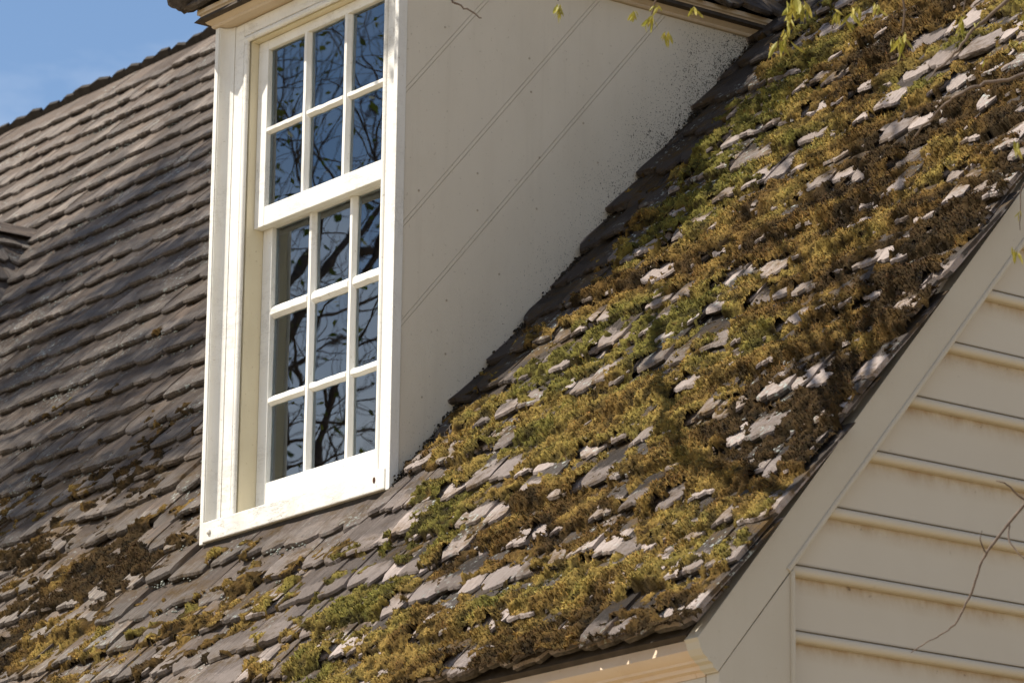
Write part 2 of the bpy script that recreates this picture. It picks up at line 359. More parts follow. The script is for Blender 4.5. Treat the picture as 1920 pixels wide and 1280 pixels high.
# shingle meshes: rounded butt, tapered, worn
NVAR = 14
def shingle_arrays(seed, worn):
    r = np.random.default_rng(seed); nx = 8; W = 1.0; Lh = 0.40
    xv = np.linspace(-0.5, 0.5, nx+1); arc = 0.027*(1-np.sqrt(np.clip(1-(xv*1.86)**2, 0, 1)))/0.63*(0.75+0.5*r.random())
    arc += r.normal(0, 0.0025+0.004*worn, nx+1); arc[0] += 0.004; arc[-1] += 0.004
    rows = [arc+0.004, arc*0.55+0.05, np.full(nx+1, 0.12), np.full(nx+1, 0.21), np.full(nx+1, Lh)]
    cup = r.normal(0.0, 0.003+0.004*worn); tw = r.normal(0, 0.003+0.003*worn); curl = abs(r.normal(0, 0.002+0.005*worn))
    def top(x, u): return 0.058-0.135*u+cup*(1-(2*x)**2)*np.clip(1-u/0.3, 0, 1)+tw*x*np.clip(1-u/0.3, 0, 1)+curl*np.clip(1-u/0.07, 0, 1)**2
    th = (0.023+0.007*r.random())
    V = []; F = []; endf = set()
    for k, u in enumerate(rows):
        z = top(xv, u)-(0.003 if k == 0 else 0); 
        if k == 0: z = z-np.where(np.abs(xv) > .45, .002, 0)
        V += list(zip(xv, u, z))
    n = nx+1
    for k in range(len(rows)-1):
        for j in range(nx): a = k*n+j; F.append((a, a+1, a+n+1, a+n))
    e = len(V); V += list(zip(xv, arc-0.001+r.normal(0, .001, n), top(xv, arc)-0.5*th)); b = len(V); V += list(zip(xv, arc+0.003+r.normal(0, .001, n), top(xv, arc)-th))
    hb = len(V); V += list(zip(xv, rows[-1], top(xv, rows[-1])-0.005))
    for j in range(nx):
        F.append((e+j, e+j+1, j+1, j)); F.append((b+j, b+j+1, e+j+1, e+j)); F.append((hb+j, hb+j+1, b+j+1, b+j)); endf.update((len(F)-2, len(F)-1))
    m = (len(rows)-1)*n
    for s in (0, nx):                                  # side edges
        ring = [b+s, e+s]+[k*n+s for k in range(len(rows))]+[hb+s]
        c = len(V); V.append((xv[s]*0.999, 0.12, top(xv[s], 0.12)-th*0.45))
        for q in range(len(ring)):
            p0, p1 = ring[q], ring[(q+1) % len(ring)]
            F.append((c, p0, p1, p1) if s else (c, p1, p0, p0))
    global TIPV; TIPV = np.interp(np.array(V)[:, 1], [0.0, 0.03, 0.12], [1.0, 0.75, 0.0]).astype(np.float32)
    global ENDF; ENDF = [1 if i in endf else 0 for i in range(len(F))]
    return np.array(V, float), [tuple(dict.fromkeys(f)) for f in F]
VARS = []
for i in range(NVAR):
    V, F = shingle_arrays(100+i, 0.2 if i < 6 else 1.0)
    me = bpy.data.meshes.new('shingle'); me.from_pydata(V.tolist(), [], F); me.update(); me.materials.append(M['shingle']); me.materials.append(M['endgrain'])
    me.polygons.foreach_set('material_index', np.array(ENDF, np.int32))
    me.polygons.foreach_set('use_smooth', np.ones(len(F), bool)); me.set_sharp_from_angle(angle=R(38))
    at = me.attributes.new('tip', 'FLOAT', 'POINT'); at.data.foreach_set('value', TIPV)
    VARS.append((V, F, me, TIPV))
def place_mat(x, s, n, w, rot, sc=1.0, roll=0.0, sy=None):
    return Matrix.Translation((x, s, n)) @ Matrix.Rotation(rot, 4, 'Z') @ Matrix.Rotation(roll, 4, 'Y') @ Matrix.Diagonal((w, sc if sy is None else sy, sc, 1))

def join_mesh(name, items, mat):
    """items: list of (matrix, variant) -> one mesh"""
    Vs = []; Fs = []; n = 0; mi = []; tips_ = []
    for m, k in items:
        V, F, _, tv = VARS[k]; A = np.array(m); tips_.append(tv)
        Vs.append(V@A[:3, :3].T+A[:3, 3]); Fs += [tuple(i+n for i in f) for f in F]; n += len(V); mi += ENDF
    me = bpy.data.meshes.new(name); me.from_pydata(np.concatenate(Vs).tolist(), [], Fs); me.update(); me.materials.append(mat); me.materials.append(M['endgrain']); me.polygons.foreach_set('material_index', np.array(mi, np.int32))
    at = me.attributes.new('tip', 'FLOAT', 'POINT'); at.data.foreach_set('value', np.concatenate(tips_))
    me.polygons.foreach_set('use_smooth', np.ones(len(Fs), bool)); me.set_sharp_from_angle(angle=R(38))
    return bpy.data.objects.new(name, me)

# ---- moss density over the slope (x, s)
def moss_D(x, s):
    y = s*CT
    right = sstep(-0.05, 0.45, x)
    d_r = 1.05-0.24*sstep(0.95, 1.6, y)*sstep(2.2, 0.8, x)-0.10*sstep(1.7, 2.3, x)
    d_r = d_r-0.34*sstep(0.42, 0.10, x)*sstep(0.1, 0.5, y)
    left = 0.80*sstep(0.80, -0.10, y)
    win = 0.36+0.32*sstep(-0.10, -0.55, y)                      # bare strip under the window
    inw = sstep(-1.30, -1.0, x)*sstep(0.50, 0.12, x)*sstep(0.2, 0.0, y)
    d = left*(1-right)+d_r*right
    return d*(1-inw)+win*inw

shingles = []                                          # (course, x, w, bare, params)
for c in range(NC):
    s = S0+c*EXPO
    if s > S_RIDGE-0.05: break
    x = XR+random.uniform(-0.02, 0.008)
    while x > XL:
        w = random.choice((0.115, 0.13, 0.14, 0.15, 0.165, 0.18))*random.uniform(0.93, 1.07)
        if x > 0.1: w *= random.uniform(0.48, 0.95)
        xc = x-w/2; x -= w
        y = s*CT
        skip = False
        for a, b in DX:
            if a+0.02 < xc < b-0.02 and 0.02 < y+0.12 and y < 1.45: skip = True if y > -0.02 else False
        if skip: continue
        worn = float(sstep(-1.2, 0.3, xc)); worn = max(worn, float(sstep(0.8, 0, y)))*1.0
        ds = random.gauss(0, 0.006+0.011*worn); lift = abs(random.gauss(0, 0.0015+0.0055*worn)); rot = random.gauss(0, 0.008+0.015*worn)
        roll = random.gauss(0, 0.01+0.016*worn)
        if DX[0][0]-0.05 < xc < DX[0][1]+0.05 and -0.5 < y < 0.05: lift = -0.016*float(sstep(-0.5, -0.1, y)); roll *= 0.3
        k = random.randrange(0, 6) if random.random() > worn*0.9 else random.randrange(6, NVAR)
        shingles.append(dict(c=c, x=xc, s=s+ds, w=w-0.004, bare=random.random(), lift=lift, rot=rot, k=k, roll=roll))

# ---- moss height field
G = 0.0068
gx = np.arange(-3.6, XR+0.005, G); gs = np.arange(S0-0.012, 2.95, G)
X, S = np.meshgrid(gx, gs)
cidx = np.clip(np.floor((S-S0)/EXPO).astype(int), 0, NC-1); U = (S-S0)-cidx*EXPO
BARE = np.full(X.shape, 0.5); DSH = np.zeros(X.shape)
by_c = {}
for q in shingles: by_c.setdefault(q['c'], []).append(q)
for c in range(NC):
    L = sorted(by_c.get(c, []), key=lambda q: q['x'])
    if not L: continue
    xs_ = np.array([q['x'] for q in L]); rows_ = np.where((gs >= S0+c*EXPO) & (gs < S0+(c+1)*EXPO))[0]
    if len(rows_) == 0: continue
    idx = np.clip(np.searchsorted((xs_[1:]+xs_[:-1])/2, gx), 0, len(L)-1)
    BARE[rows_] = np.array([q['bare'] for q in L])[idx][None, :]; DSH[rows_] = np.array([q['lift'] for q in L])[idx][None, :]
D = moss_D(X, S)
n1 = fbm(X*3.2+S*0.8, S*6.0, 3, 5, 0.55); n2 = fbm(X*14, S*20, 8, 3)
un = U/EXPO
n3 = fbm(X*30, S*34, 9, 2)
rz = sstep(-0.05, 0.45, X)
chip = sstep(0.45, 0.80, BARE)*sstep(0.58, 0.10, un+(n2-0.5)*0.8+(n3-0.5)*0.3)
m = (D-0.5)+(n1-0.5)*(1.35-0.35*rz)+(n2-0.5)*0.85+(n3-0.5)*0.60+(0.5-BARE)*0.35-0.10*(np.abs(un-0.45)*2)**2
m -= (0.25+0.60*rz)*chip
gap = np.abs(fbm(X*13+S*3, S*17, 70, 3, 0.6)-0.5)
m -= 0.42*sstep(0.040, 0.0, gap)*(0.4+0.6*rz)
m = np.where((X > -1.07) & (X < 0.012) & (S*CT > -0.03) & (S*CT < 1.6), -1, m)   # not inside the dormer
m -= 0.6*sstep(XR-0.035, XR, X)
base = 0.058-0.135*U+DSH*0.6
kern = np.array([0, 1, 2, 1, 0], float); kern /= kern.sum()
for ax in (0, 1): base = np.apply_along_axis(lambda v: np.convolve(np.pad(v, 2, 'edge'), kern, 'valid'), ax, base)
lump = fbm(X*30, S*34, 21, 3, 0.6); fine = fbm(X*80, S*80, 31, 2, 0.6)
thick = sstep(-0.02, 0.50, m)
bw = base.copy(); k9 = np.ones(11)/11
for ax in (0, 1): bw = np.apply_along_axis(lambda v: np.convolve(np.pad(v, 5, 'edge'), k9, 'valid'), ax, bw)
base = base*(1-0.75*thick)+(bw+0.003)*0.75*thick
clump = fbm(X*13+S*4, S*19, 51, 2, 0.5)
bulge = 0.006*np.exp(-((un-0.22)/0.2)**2)-0.007*sstep(0.72, 1.0, un)
H = base-0.020+0.0195*sstep(-0.12, 0.06, m)+thick*(0.005+0.7*bulge+0.036*(lump-0.45)+0.026*(clump-0.45))+thick*0.024*(fine-0.45)
# colour: green to gold to rust
hue = fbm(X*2.1+5, S*2.6, 44, 4, 0.55)+0.17*np.exp(-((X-0.75)/0.75)**2-((S+0.1)/1.4)**2)-0.13*sstep(1.2, 2.2, X)-0.14*sstep(-0.6, -1.2, X)
CG = np.array([[0.036, 0.021, 0.008], [0.088, 0.050, 0.013], [0.170, 0.110, 0.029], [0.158, 0.115, 0.028], [0.100, 0.086, 0.018]])
def moss_col(h, th):
    t = np.clip((h-0.30)/0.42, 0, 0.999)*4; t = np.where(th < 0.25, np.minimum(t, 1.2), t); i = t.astype(int); f = (t-i)[..., None]
    return CG[i]*(1-f)+CG[np.minimum(i+1, 4)]*f
tint = fbm(X*9, S*12, 61, 3)
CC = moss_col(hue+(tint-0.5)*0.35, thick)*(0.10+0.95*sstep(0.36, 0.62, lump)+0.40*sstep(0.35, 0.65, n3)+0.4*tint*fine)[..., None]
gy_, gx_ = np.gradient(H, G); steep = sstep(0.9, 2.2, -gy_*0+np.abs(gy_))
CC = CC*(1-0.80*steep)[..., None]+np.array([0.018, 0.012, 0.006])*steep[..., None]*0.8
pw = roof_world(np.stack([X.ravel(), S.ravel(), H.ravel()], 1)); px, py, pz = proj(pw); 
vis = ((px > -260) & (px < 2200) & (py > -320) & (py < 1500)).reshape(X.shape)
keep = (m > -0.10) & vis
cell = keep[:-1, :-1] & keep[1:, :-1] & keep[:-1, 1:] & keep[1:, 1:]
ii, jj = np.nonzero(cell); nxg = X.shape[1]
F = np.stack([ii*nxg+jj, ii*nxg+jj+1, (ii+1)*nxg+jj+1, (ii+1)*nxg+jj], 1)
used = np.unique(F); remap = np.full(X.size, -1); remap[used] = np.arange(len(used))
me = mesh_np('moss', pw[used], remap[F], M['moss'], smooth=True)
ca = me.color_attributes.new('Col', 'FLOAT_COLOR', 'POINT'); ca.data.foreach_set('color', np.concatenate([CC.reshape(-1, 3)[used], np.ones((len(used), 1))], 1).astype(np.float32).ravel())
moss = bpy.data.objects.new('moss', me); COL.objects.link(moss)
tag(moss, 'thick green and golden moss cushions spread over the shingles', 'moss', kind='stuff')

# moss blades: short fine shoots standing on the cushions
ok = np.flatnonzero((m > 0.0).ravel() & ((px > -60) & (px < 1980) & (py > -60) & (py < 1340)))
NB = 520000
pick = rng.choice(ok, NB, p=None)
jx = (rng.random(NB)-0.5)*G; js = (rng.random(NB)-0.5)*G
bx = X.ravel()[pick]+jx; bs = S.ravel()[pick]+js; bh = H.ravel()[pick]-0.002; th = thick.ravel()[pick]
ang = rng.random(NB)*6.283; lean = 0.1+1.1*rng.random(NB); ln = (0.0026+0.0062*rng.random(NB))*(0.45+0.6*th)*(0.45+1.5*fbm(bx*6, bs*7, 91, 3)**1.3); wd = 0.0011+0.0014*rng.random(NB)
dx, dy = np.cos(ang), np.sin(ang)
tipx = bx+dx*lean*ln; tips = bs+dy*lean*ln; tiph = bh+ln*(1.1-0.4*lean)
V = np.empty((NB, 3, 3)); V[:, 0] = np.stack([bx-dy*wd, bs+dx*wd, bh], 1); V[:, 1] = np.stack([bx+dy*wd, bs-dx*wd, bh], 1); V[:, 2] = np.stack([tipx, tips, tiph], 1)
bc = CC.reshape(-1, 3)[pick]*(0.6+1.15*rng.random(NB)**1.8)[:, None]*np.stack([1.0+0.12*rng.normal(size=NB), np.ones(NB), np.ones(NB)], 1)
bc = np.clip(bc, 0.004, 0.5); C3 = np.repeat(bc[:, None, :], 3, 1); C3[:, 2] *= 1.6
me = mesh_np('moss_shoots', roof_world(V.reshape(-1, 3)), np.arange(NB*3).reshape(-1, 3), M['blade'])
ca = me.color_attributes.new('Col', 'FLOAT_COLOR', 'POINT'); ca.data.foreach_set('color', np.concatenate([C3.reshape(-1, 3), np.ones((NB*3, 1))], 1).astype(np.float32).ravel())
ms = bpy.data.objects.new('moss_shoots', me); COL.objects.link(ms); ms.parent = moss; ms['kind'] = 'stuff'

# ---- place shingles: the 290 that show largest as pieces, the rest as one layer
def coverage(q):
    a = int(np.clip((q['x']-gx[0])/G, 0, len(gx)-1)); b = int(np.clip((q['s']-gs[0])/G, 0, len(gs)-1)); hw = int(q['w']/2/G)
    if q['x'] < gx[0] or q['s'] > gs[-1]: return 0.0
    blk = m[max(b, 0):b+26, max(a-hw, 0):a+hw+1]
    return float((blk > 0.05).mean()) if blk.size else 0.0
cand = []
for i, q in enumerate(shingles):
    thin = 0.74 if q['x'] > 0.1 else 0.95
    q['mat'] = place_mat(q['x'], q['s'], q['lift']+0.05*(1-thin), q['w'], q['rot'], thin, q['roll'], min(1.0, (S_RIDGE-q['s'])/0.405))
    P = RW(q['x'], q['s']+0.08, 0.03); x_, y_, z_ = proj(P)
    inside = -15 < x_ < 1935 and -15 < y_ < 1295
    hid = False
    # hidden behind the near dormer: the sight line crosses its box
    d = CAM-P
    for t_ in np.linspace(0.02, 0.75, 60):
        Qp = P+d*t_
        if DX[0][0] < Qp[0] < DX[0][1] and 0 < Qp[1] and Qp[2] > TT*Qp[1]-0.02 and Qp[2] < 2.0: hid = True; break
    q['score'] = -1 if (not inside or hid) else (12.0/z_)**2*q['w']*(1-coverage(q)+0.02)
order = sorted(range(len(shingles)), key=lambda i: -shingles[i]['score'])
single = set(i for i in order[:290] if shingles[i]['score'] > 0)
rest = []
for i, q in enumerate(shingles):
    if i in single:
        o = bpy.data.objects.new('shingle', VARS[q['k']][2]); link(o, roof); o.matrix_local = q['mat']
    else: rest.append((q['mat'], q['k']))
# a doubled starter course at the eave
x = XR-0.07
while x > XL:
    w = random.uniform(0.12, 0.17); rest.append((place_mat(x-w/2, S0+0.012, -0.019, w, 0), random.randrange(NVAR))); x -= w
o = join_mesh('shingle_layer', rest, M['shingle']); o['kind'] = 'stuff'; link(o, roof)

# ---- ridge: the far slope's top course stands up past the ridge as a comb
ZR = RW(0, S_RIDGE)[2]; YR = RW(0, S_RIDGE)[1]
x = XL
while x < XR:
    w = random.uniform(0.13, 0.18); e = 0.060+random.uniform(-0.006, 0.008); t_ = 0.022
    def bp(u, n, xx):     # along far slope upwards u, outward n
        return (xx, YR+0.01-u*CT+n*ST, ZR-0.01+u*ST+n*CT)
    mbk = MB(); ch = random.uniform(0.0, 0.02)
    mbk.sweep(None, [[bp(-0.3, 0.0, xx), bp(e-cc, 0.0, xx), bp(e-cc+0.004, t_, xx), bp(-0.3, t_+0.02, xx)] for xx, cc in ((x+0.002, ch), (x+w*0.5, 0), (x+w-0.002, random.uniform(0, 0.02)))])
    o = mbk.build('comb_shingle', M['wood_shade']); o.parent = roof; o.matrix_parent_inverse = roof.matrix_basis.inverted() if False else Matrix(((1,0,0,-RO[0]),(0,CT,ST,-(CT*RO[1]+ST*RO[2])),(0,-ST,CT,-(-ST*RO[1]+CT*RO[2])),(0,0,0,1)))  # near-black tone stands in for the comb's shaded underside
    x += w
# far slope
bk = HB(); yb = 2*YR+0.69; zb = ZR-(yb-YR)*TT
bk.add([(XL, YR, ZR), (XR-0.03, YR, ZR), (XR-0.03, yb, zb), (XL, yb, zb), (XL, YR, ZR-0.04), (XR-0.03, YR, ZR-0.04), (XR-0.03, yb, zb-0.04), (XL, yb, zb-0.04)],
       [(0,1,2,3),(4,7,6,5),(0,4,5,1),(1,5,6,2),(2,6,7,3),(3,7,4,0)]).part('rear_roof', M['shingle'])

# ---- walls
XG = 2.205                                             # gable sheathing plane
yf = -0.585; ybk = 2*YR+0.585
def zroof(y): return RO[2]+(y-RO[1])*TT if y <= YR else RO[2]+(2*YR-y-RO[1])*TT
gw = HB().prism([(yf, GROUND), (ybk, GROUND), (ybk, zroof(ybk)-0.06), (YR, ZR-0.08), (yf, zroof(yf)-0.06)], 'x', XG-0.12, XG).part('gable_wall', M['gablepaint'])
fwl = HB().box(XL, XG-0.12, yf, yf+0.12, GROUND, -0.93).part('front_wall', M['gablepaint'])
HB().box(XL, XG-0.12, ybk-0.12, ybk, GROUND, -0.93).part('rear_wall', M['gablepaint'])
# beaded clapboards; quirk lines at the heights seen in the picture
zq = [-0.808+0.1668*i for i in range(-21, 26)]
def y_in(z): return -0.359+(z+0.653)/TT*1.0           # inner edge of the rake board
for z in zq:
    zb_ = z-0.027; top = zb_+0.205
    y0 = max(-0.40, y_in(zb_)-0.03); y1 = 2*YR-y0
    if y1-y0 < 0.2: continue
    cx, cz, rr = 0.021, 0.0125, 0.0135
    prof = [(0.0, 0.205), (0.004, 0.205), (0.0225, 0.0295), (0.017, 0.0275), (0.0225, 0.0255)]
    for k in range(0, 7):
        a = math.pi/2-k*math.pi/6; prof.append((cx+rr*math.cos(a)*0.75, cz+rr*math.sin(a)))
    prof += [(0.0, -0.001)]
    mbk = MB()
    ny = 9; path = []
    for k in range(ny):
        yy = y0+(y1-y0)*k/(ny-1); wv = 0.0016*math.sin(3.1*yy+z*40)
        path.append([(XG+0.001+p[0]+(0.003 if p[1] < 0.03 else 0), yy, p[1]+wv) for p in prof])
    mbk.sweep(None, path)
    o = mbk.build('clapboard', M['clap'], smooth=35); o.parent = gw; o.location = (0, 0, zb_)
# rake and corner boards with beads
XF = 2.258
def zo(y): return RO[2]+(y-RO[1])*TT-0.003
ytop = YR-0.02
def ztop_in(y): return -0.653+(y+0.359)*TT
rake = HB().prism([(-0.672, zo(-0.672)), (-0.674, -0.872), (-0.668, -0.881), (-0.663, -0.897), (-0.653, -0.911), (-0.641, -0.919), (-0.638, -0.925), (-0.625, -0.930), (-0.622, -0.940), (-0.611, -0.946), (-0.6085, -0.9498), (ytop, ztop_in(ytop)), (ytop, zo(ytop))], 'x', XG+0.002, XF).part('rake_board', M['gablepaint'], bevel=0.0025)
mbk = HB(); n = 10
for (pa, pb) in (((-0.375, ztop_in(-0.375)), (ytop, ztop_in(ytop))),):
    st = []
    for p in (pa, pb): st.append([(XF-0.001+0.005*math.cos(a), p[0]-ST*0.008*(1+0)+0.008*math.sin(a)*ST, p[1]+CT*0.008-0.008*math.sin(a)*CT) for a in np.linspace(0, 6.283, n, endpoint=False)])
    mbk.sweep(None, st)
mbk.part('bead', M['gablepaint'], rake, smooth=60)
cbz = lambda y: -0.9495+(y+0.608)*((-0.653+0.9495)/(0.608-0.359))-0.0035
cbd = HB().prism([(-0.603, cbz(-0.603)), (-0.359, cbz(-0.359)), (-0.359, GROUND), (-0.603, GROUND)], 'x', XG+0.002, XF-0.002).part('corner_board', M['gablepaint'], bevel=0.002)
st = [[(XF-0.001+0.007*math.cos(a), -0.3665+0.0075*math.sin(a), zz) for a in np.linspace(0, 6.283, n, endpoint=False)] for zz in (GROUND, cbz(-0.3665)-0.004)]
HB().sweep(None, st).part('bead', M['gablepaint'], cbd, smooth=60)
# eave cornice
cp = [(-0.640, -0.848), (-0.646, -0.862), (-0.652, -0.878), (-0.659, -0.896), (-0.650, -0.909), (-0.638, -0.917), (-0.636, -0.923), (-0.622, -0.928), (-0.620, -0.938), (-0.609, -0.942), (-0.605, -0.953), (-0.575, -0.953), (-0.575, -0.80)]
HB().prism(cp, 'x', XL, XG+0.0015).part('eave_cornice', M['cornice'], smooth=25)
HB().box(XL, XG-0.002, -0.602, -0.5855, -1.25, -0.9535).part('frieze_board', M['gablepaint'])

# ------------------------------------------------------------------ dormers
ZC = 1.74                                              # underside of the crown
def crown_path(x0, x1, y_back):
    prof = [(-0.05, 0.0), (0.006, 0.0), (0.010, 0.004), (0.010, 0.010), (0.020, 0.016), (0.032, 0.030), (0.039, 0.046), (0.046, 0.049), (0.046, 0.064), (-0.05, 0.066)]
    L = []
    for (bx_, by_, sx, sy) in ((x0, y_back, -1, 0), (x0, 0.0, -1, -1), (x1, 0.0, 1, -1), (x1, y_back, 1, 0)):
        L.append([(bx_+sx*p[0], by_+sy*p[0], ZC+p[1]) for p in prof])
    return L
def dormer_shingles(root, x0, x1, mat, OV=0.083):
    """hipped roof; each plane: origin at eave, x axis along eave, s up slope"""
    z_e = ZC+0.066-0.043; hw = (x1-x0)/2+OV; xm = (x0+x1)/2; pit = math.atan2(2.50-(z_e), hw)
    cp_, sp_ = math.cos(pit), math.sin(pit); items = []
    sl = hw/cp_; yb_ = 2.1
    planes = [
        (Vector((x1+OV, -OV, z_e)), Vector((0, 1, 0)), Vector((-cp_, 0, sp_)), Vector((sp_, 0, cp_)), 'r'),
        (Vector((x0-OV, -OV, z_e)), Vector((0, -1, 0)), Vector((cp_, 0, sp_)), Vector((-sp_, 0, cp_)), 'l'),
        (Vector((xm, -OV, z_e)), Vector((1, 0, 0)), Vector((0, cp_, sp_)), Vector((0, -sp_, cp_)), 'f')]
    inner = MB()
    a = (x0-OV+.03, -OV+.03, z_e); b = (x1+OV-.03, -OV+.03, z_e); p = (xm, hw-OV, 2.46); r_ = (xm, yb_, 2.46); c = (x1+OV-.03, 1.55, z_e); d = (x0-OV+.03, 1.55, z_e)
    inner.add([a, b, p, r_, c, d], [(0, 1, 2), (1, 4, 3, 2), (0, 2, 3, 5), (0, 5, 4, 1)])
    o = inner.build('roof_deck', M['sheath']); o.parent = root
    for org, ex, es, en, side in planes:
        A = Matrix(((ex.x, es.x, en.x, org.x), (ex.y, es.y, en.y, org.y), (ex.z, es.z, en.z, org.z), (0, 0, 0, 1)))
        ncr = int(sl/0.155)+1
        for c_ in range(ncr):
            s_ = c_*0.155+0.030
            if s_ > sl-0.08: continue
            run = s_*cp_
            if side == 'f': lo, hi = -(hw-run), hw-run
            elif side == 'r': lo, hi = run, (z_e+s_*sp_)/TT+OV+0.12
            else: lo, hi = -((z_e+s_*sp_)/TT+OV+0.12), -run
            u = lo+random.uniform(-0.06, 0)
            while u < hi-0.02:
                w = random.uniform(0.11, 0.165)
                mt = A @ place_mat(u+w/2, s_+random.gauss(0, 0.006), -0.016+abs(random.gauss(0, .003)), w-0.003, random.gauss(0, 0.015), 0.9, 0, max(0.2, min(0.9, (sl+0.02-s_)/0.4, (((z_e+s_*sp_)/TT+OV+0.4)) )))
                if u+w > lo+0.01: items.append((mt, random.randrange(NVAR)))
                u += w
    far = []
    for mt, k in items:
        c_ = mt @ Vector((0, 0.06, 0.04)); x_, y_, _ = proj(c_)
        if -30 < x_ < 1950 and -30 < y_ < 1310:
            o = bpy.data.objects.new('shingle', VARS[k][2]); link(o, root); o.matrix_local = mt
        else: far.append((mt, k))
    o = join_mesh('shingle_layer', far, M['shingle']); o['kind'] = 'stuff'; link(o, root)
    # ridge and hip caps
    cap = MB(); e1 = np.array([xm, hw-OV, 2.52]); e2 = np.array([xm, yb_, 2.52])
    cap.sweep(None, [[tuple(e+np.array(q)) for q in ((-0.07, 0, -0.045), (0, 0, 0.02), (0.07, 0, -0.045), (0, 0, -0.01))] for e in (e1, e2)])
    o = cap.build('ridge_cap', M['shingle']); o.parent = root
def make_dormer(name, x0, x1, first):
    # structural front posts are the dormer's own mesh
    root = child(bpy.data.objects.new(name, None), house); COL.objects.link(root)
    for a, b in ((x0, x0+0.021), (x1-0.021, x1)): MB().box(a, b, 0.0, 0.0335, -0.004, ZC-0.0005).build('corner_strip', M['paint'], root, bevel=0.002)
    # crown
    c = MB().sweep(None, crown_path(x0, x1, 1.62)); o = c.build('crown_moulding', M['crown'], smooth=28); o.parent = root
    # cheek boards with quirk and bead joints
    zc = [2.2, 1.252, 0.822, 0.507, -0.6]               # joint heights at y = .033
    for side in (0, 1):
        xa = (x1-0.0068, x1-0.0035) if side == 0 else (x0+0.0035, x0+0.0068)
        for i in range(4):
            zhi, zlo = zc[i], zc[i+1]; sl_ = 1.19
            def L(y, z0): return z0+sl_*(y-0.033)
            def clip(poly, a, b, cc):                  # keep a*y+b*z<=cc
                out = []
                for k in range(len(poly)):
                    p, q = poly[k], poly[(k+1) % len(poly)]; dp = a*p[0]+b*p[1]-cc; dq = a*q[0]+b*q[1]-cc
                    if dp <= 0: out.append(p)
                    if dp*dq < 0: tt = dp/(dp-dq); out.append((p[0]+(q[0]-p[0])*tt, p[1]+(q[1]-p[1])*tt))
                return out
            def piece(za, zb):
                poly = [(0.0345, -0.2), (2.0, -0.2), (2.0, ZC-0.001), (0.0345, ZC-0.001)]
                poly = clip(poly, -sl_, 1, za-sl_*0.033); poly = clip(poly, sl_, -1, -(zb-sl_*0.033))
                poly = clip(poly, TT, -1, 0.03+0.0)     # a little below the slope
                return poly
            mbk = MB()
            p1 = piece(zhi-0.0015, zlo+0.0185)
            if len(p1) < 3: continue
            mbk.prism(p1, 'x', *xa)
            if i < 3:
                p2 = piece(zlo+0.0165, zlo+0.001)
                if len(p2) >= 3: mbk.prism(p2, 'x', xa[0], xa[1]+(0.0006 if side == 0 else 0))
            o = mbk.build('cheek_board', M['cheek']); o.parent = root
        bk_ = MB().prism([(0.0345, -0.1), (1.60, 1.60*TT-0.06), (1.60, ZC), (0.0345, ZC)], 'x', *((x1-0.035, x1-0.007) if side == 0 else (x0+0.007, x0+0.035)))
        o = bk_.build('cheek_lining', M['cheek']); o.parent = root
    if first:
        for yy, zz in ((0.20, 1.60), (0.20, 1.50), (0.52, 1.47), (0.52, 1.36), (0.33, 1.05), (0.33, 0.93), (0.56, 1.15), (0.56, 0.98), (0.22, 0.62), (0.22, 0.45), (0.42, 0.74), (0.75, 1.30), (0.80, 1.18), (0.10, 0.95), (0.10, 0.30)):
            yy += random.uniform(-.02, .02); n_ = 8
            MB().sweep(None, [[(xx, yy+rr*math.cos(a), zz+rr*math.sin(a)) for a in np.linspace(0, 6.283, n_, endpoint=False)] for xx, rr in ((x1-0.0045, 0.0042), (x1-0.0020, 0.0036))]).build('nail_head', M['nail'], root)
    dormer_shingles(root, x0, x1, M['shingle'])
    return root
dorm = make_dormer('dormer', *DX[0], True); dorm['label'] = 'cream painted dormer with tall sash window and diagonal board cheeks'
dorm2 = make_dormer('dormer', *DX[1], False); dorm2['label'] = 'shingled roof of the second dormer at the left edge'
# the second dormer's front, closed by plain boards (only its roof shows)
o = MB().box(DX[1][0]+0.022, DX[1][1]-0.022, 0.02, 0.05, 0.0, ZC-0.001).build('front_board', M['paint']); o.parent = dorm2

# ---- casing of the near dormer
XA, XB = -0.909, -0.137; X0, X1 = DX[0]
def cove(sgn, xo):
    pts = [(xo, 0.004)]
    for k in range(7):
        a = k/6*math.pi/2; pts.append((xo+sgn*(0.003+0.036*(1-math.cos(a))), 0.004+0.034*math.sin(a)))
    pts += [(xo+sgn*0.039, 0.048), (xo, 0.048)]
    return pts
for sgn, xo in ((1, X0+0.0215), (-1, X1-0.0215)):
    o = MB().prism(cove(sgn, xo), 'z', 0.0725, ZC-0.002).build('cove_moulding', M['paint'], dorm, smooth=30)
def strip(x0_, x1_, z0, z1, y0=0.040, y1=0.075): return MB().box(x0_, x1_, y0, y1, z0, z1)
strip(X0+0.061, XA-0.024, 0.073, ZC-0.002).build('casing', M['paint'], dorm, bevel=0.002)
strip(XB+0.024, X1-0.061, 0.073, ZC-0.002).build('casing', M['paint'], dorm, bevel=0.002)
strip(XA-0.0235, XB+0.0235, 1.692, ZC-0.002).build('casing', M['paint'], dorm, bevel=0.002)
def rod(p0, p1, r, flat=1.0, n=10):
    p0 = np.array(p0, float); p1 = np.array(p1, float); t = p1-p0; t /= np.linalg.norm(t)
    a = np.cross(t, [0, 1, 0]); a /= np.linalg.norm(a); b = np.cross(t, a)
    return MB().sweep(None, [[tuple(p+a*r*math.cos(k)+b*r*flat*math.sin(k)) for k in np.linspace(0, 6.283, n, endpoint=False)] for p in (p0, p1)])
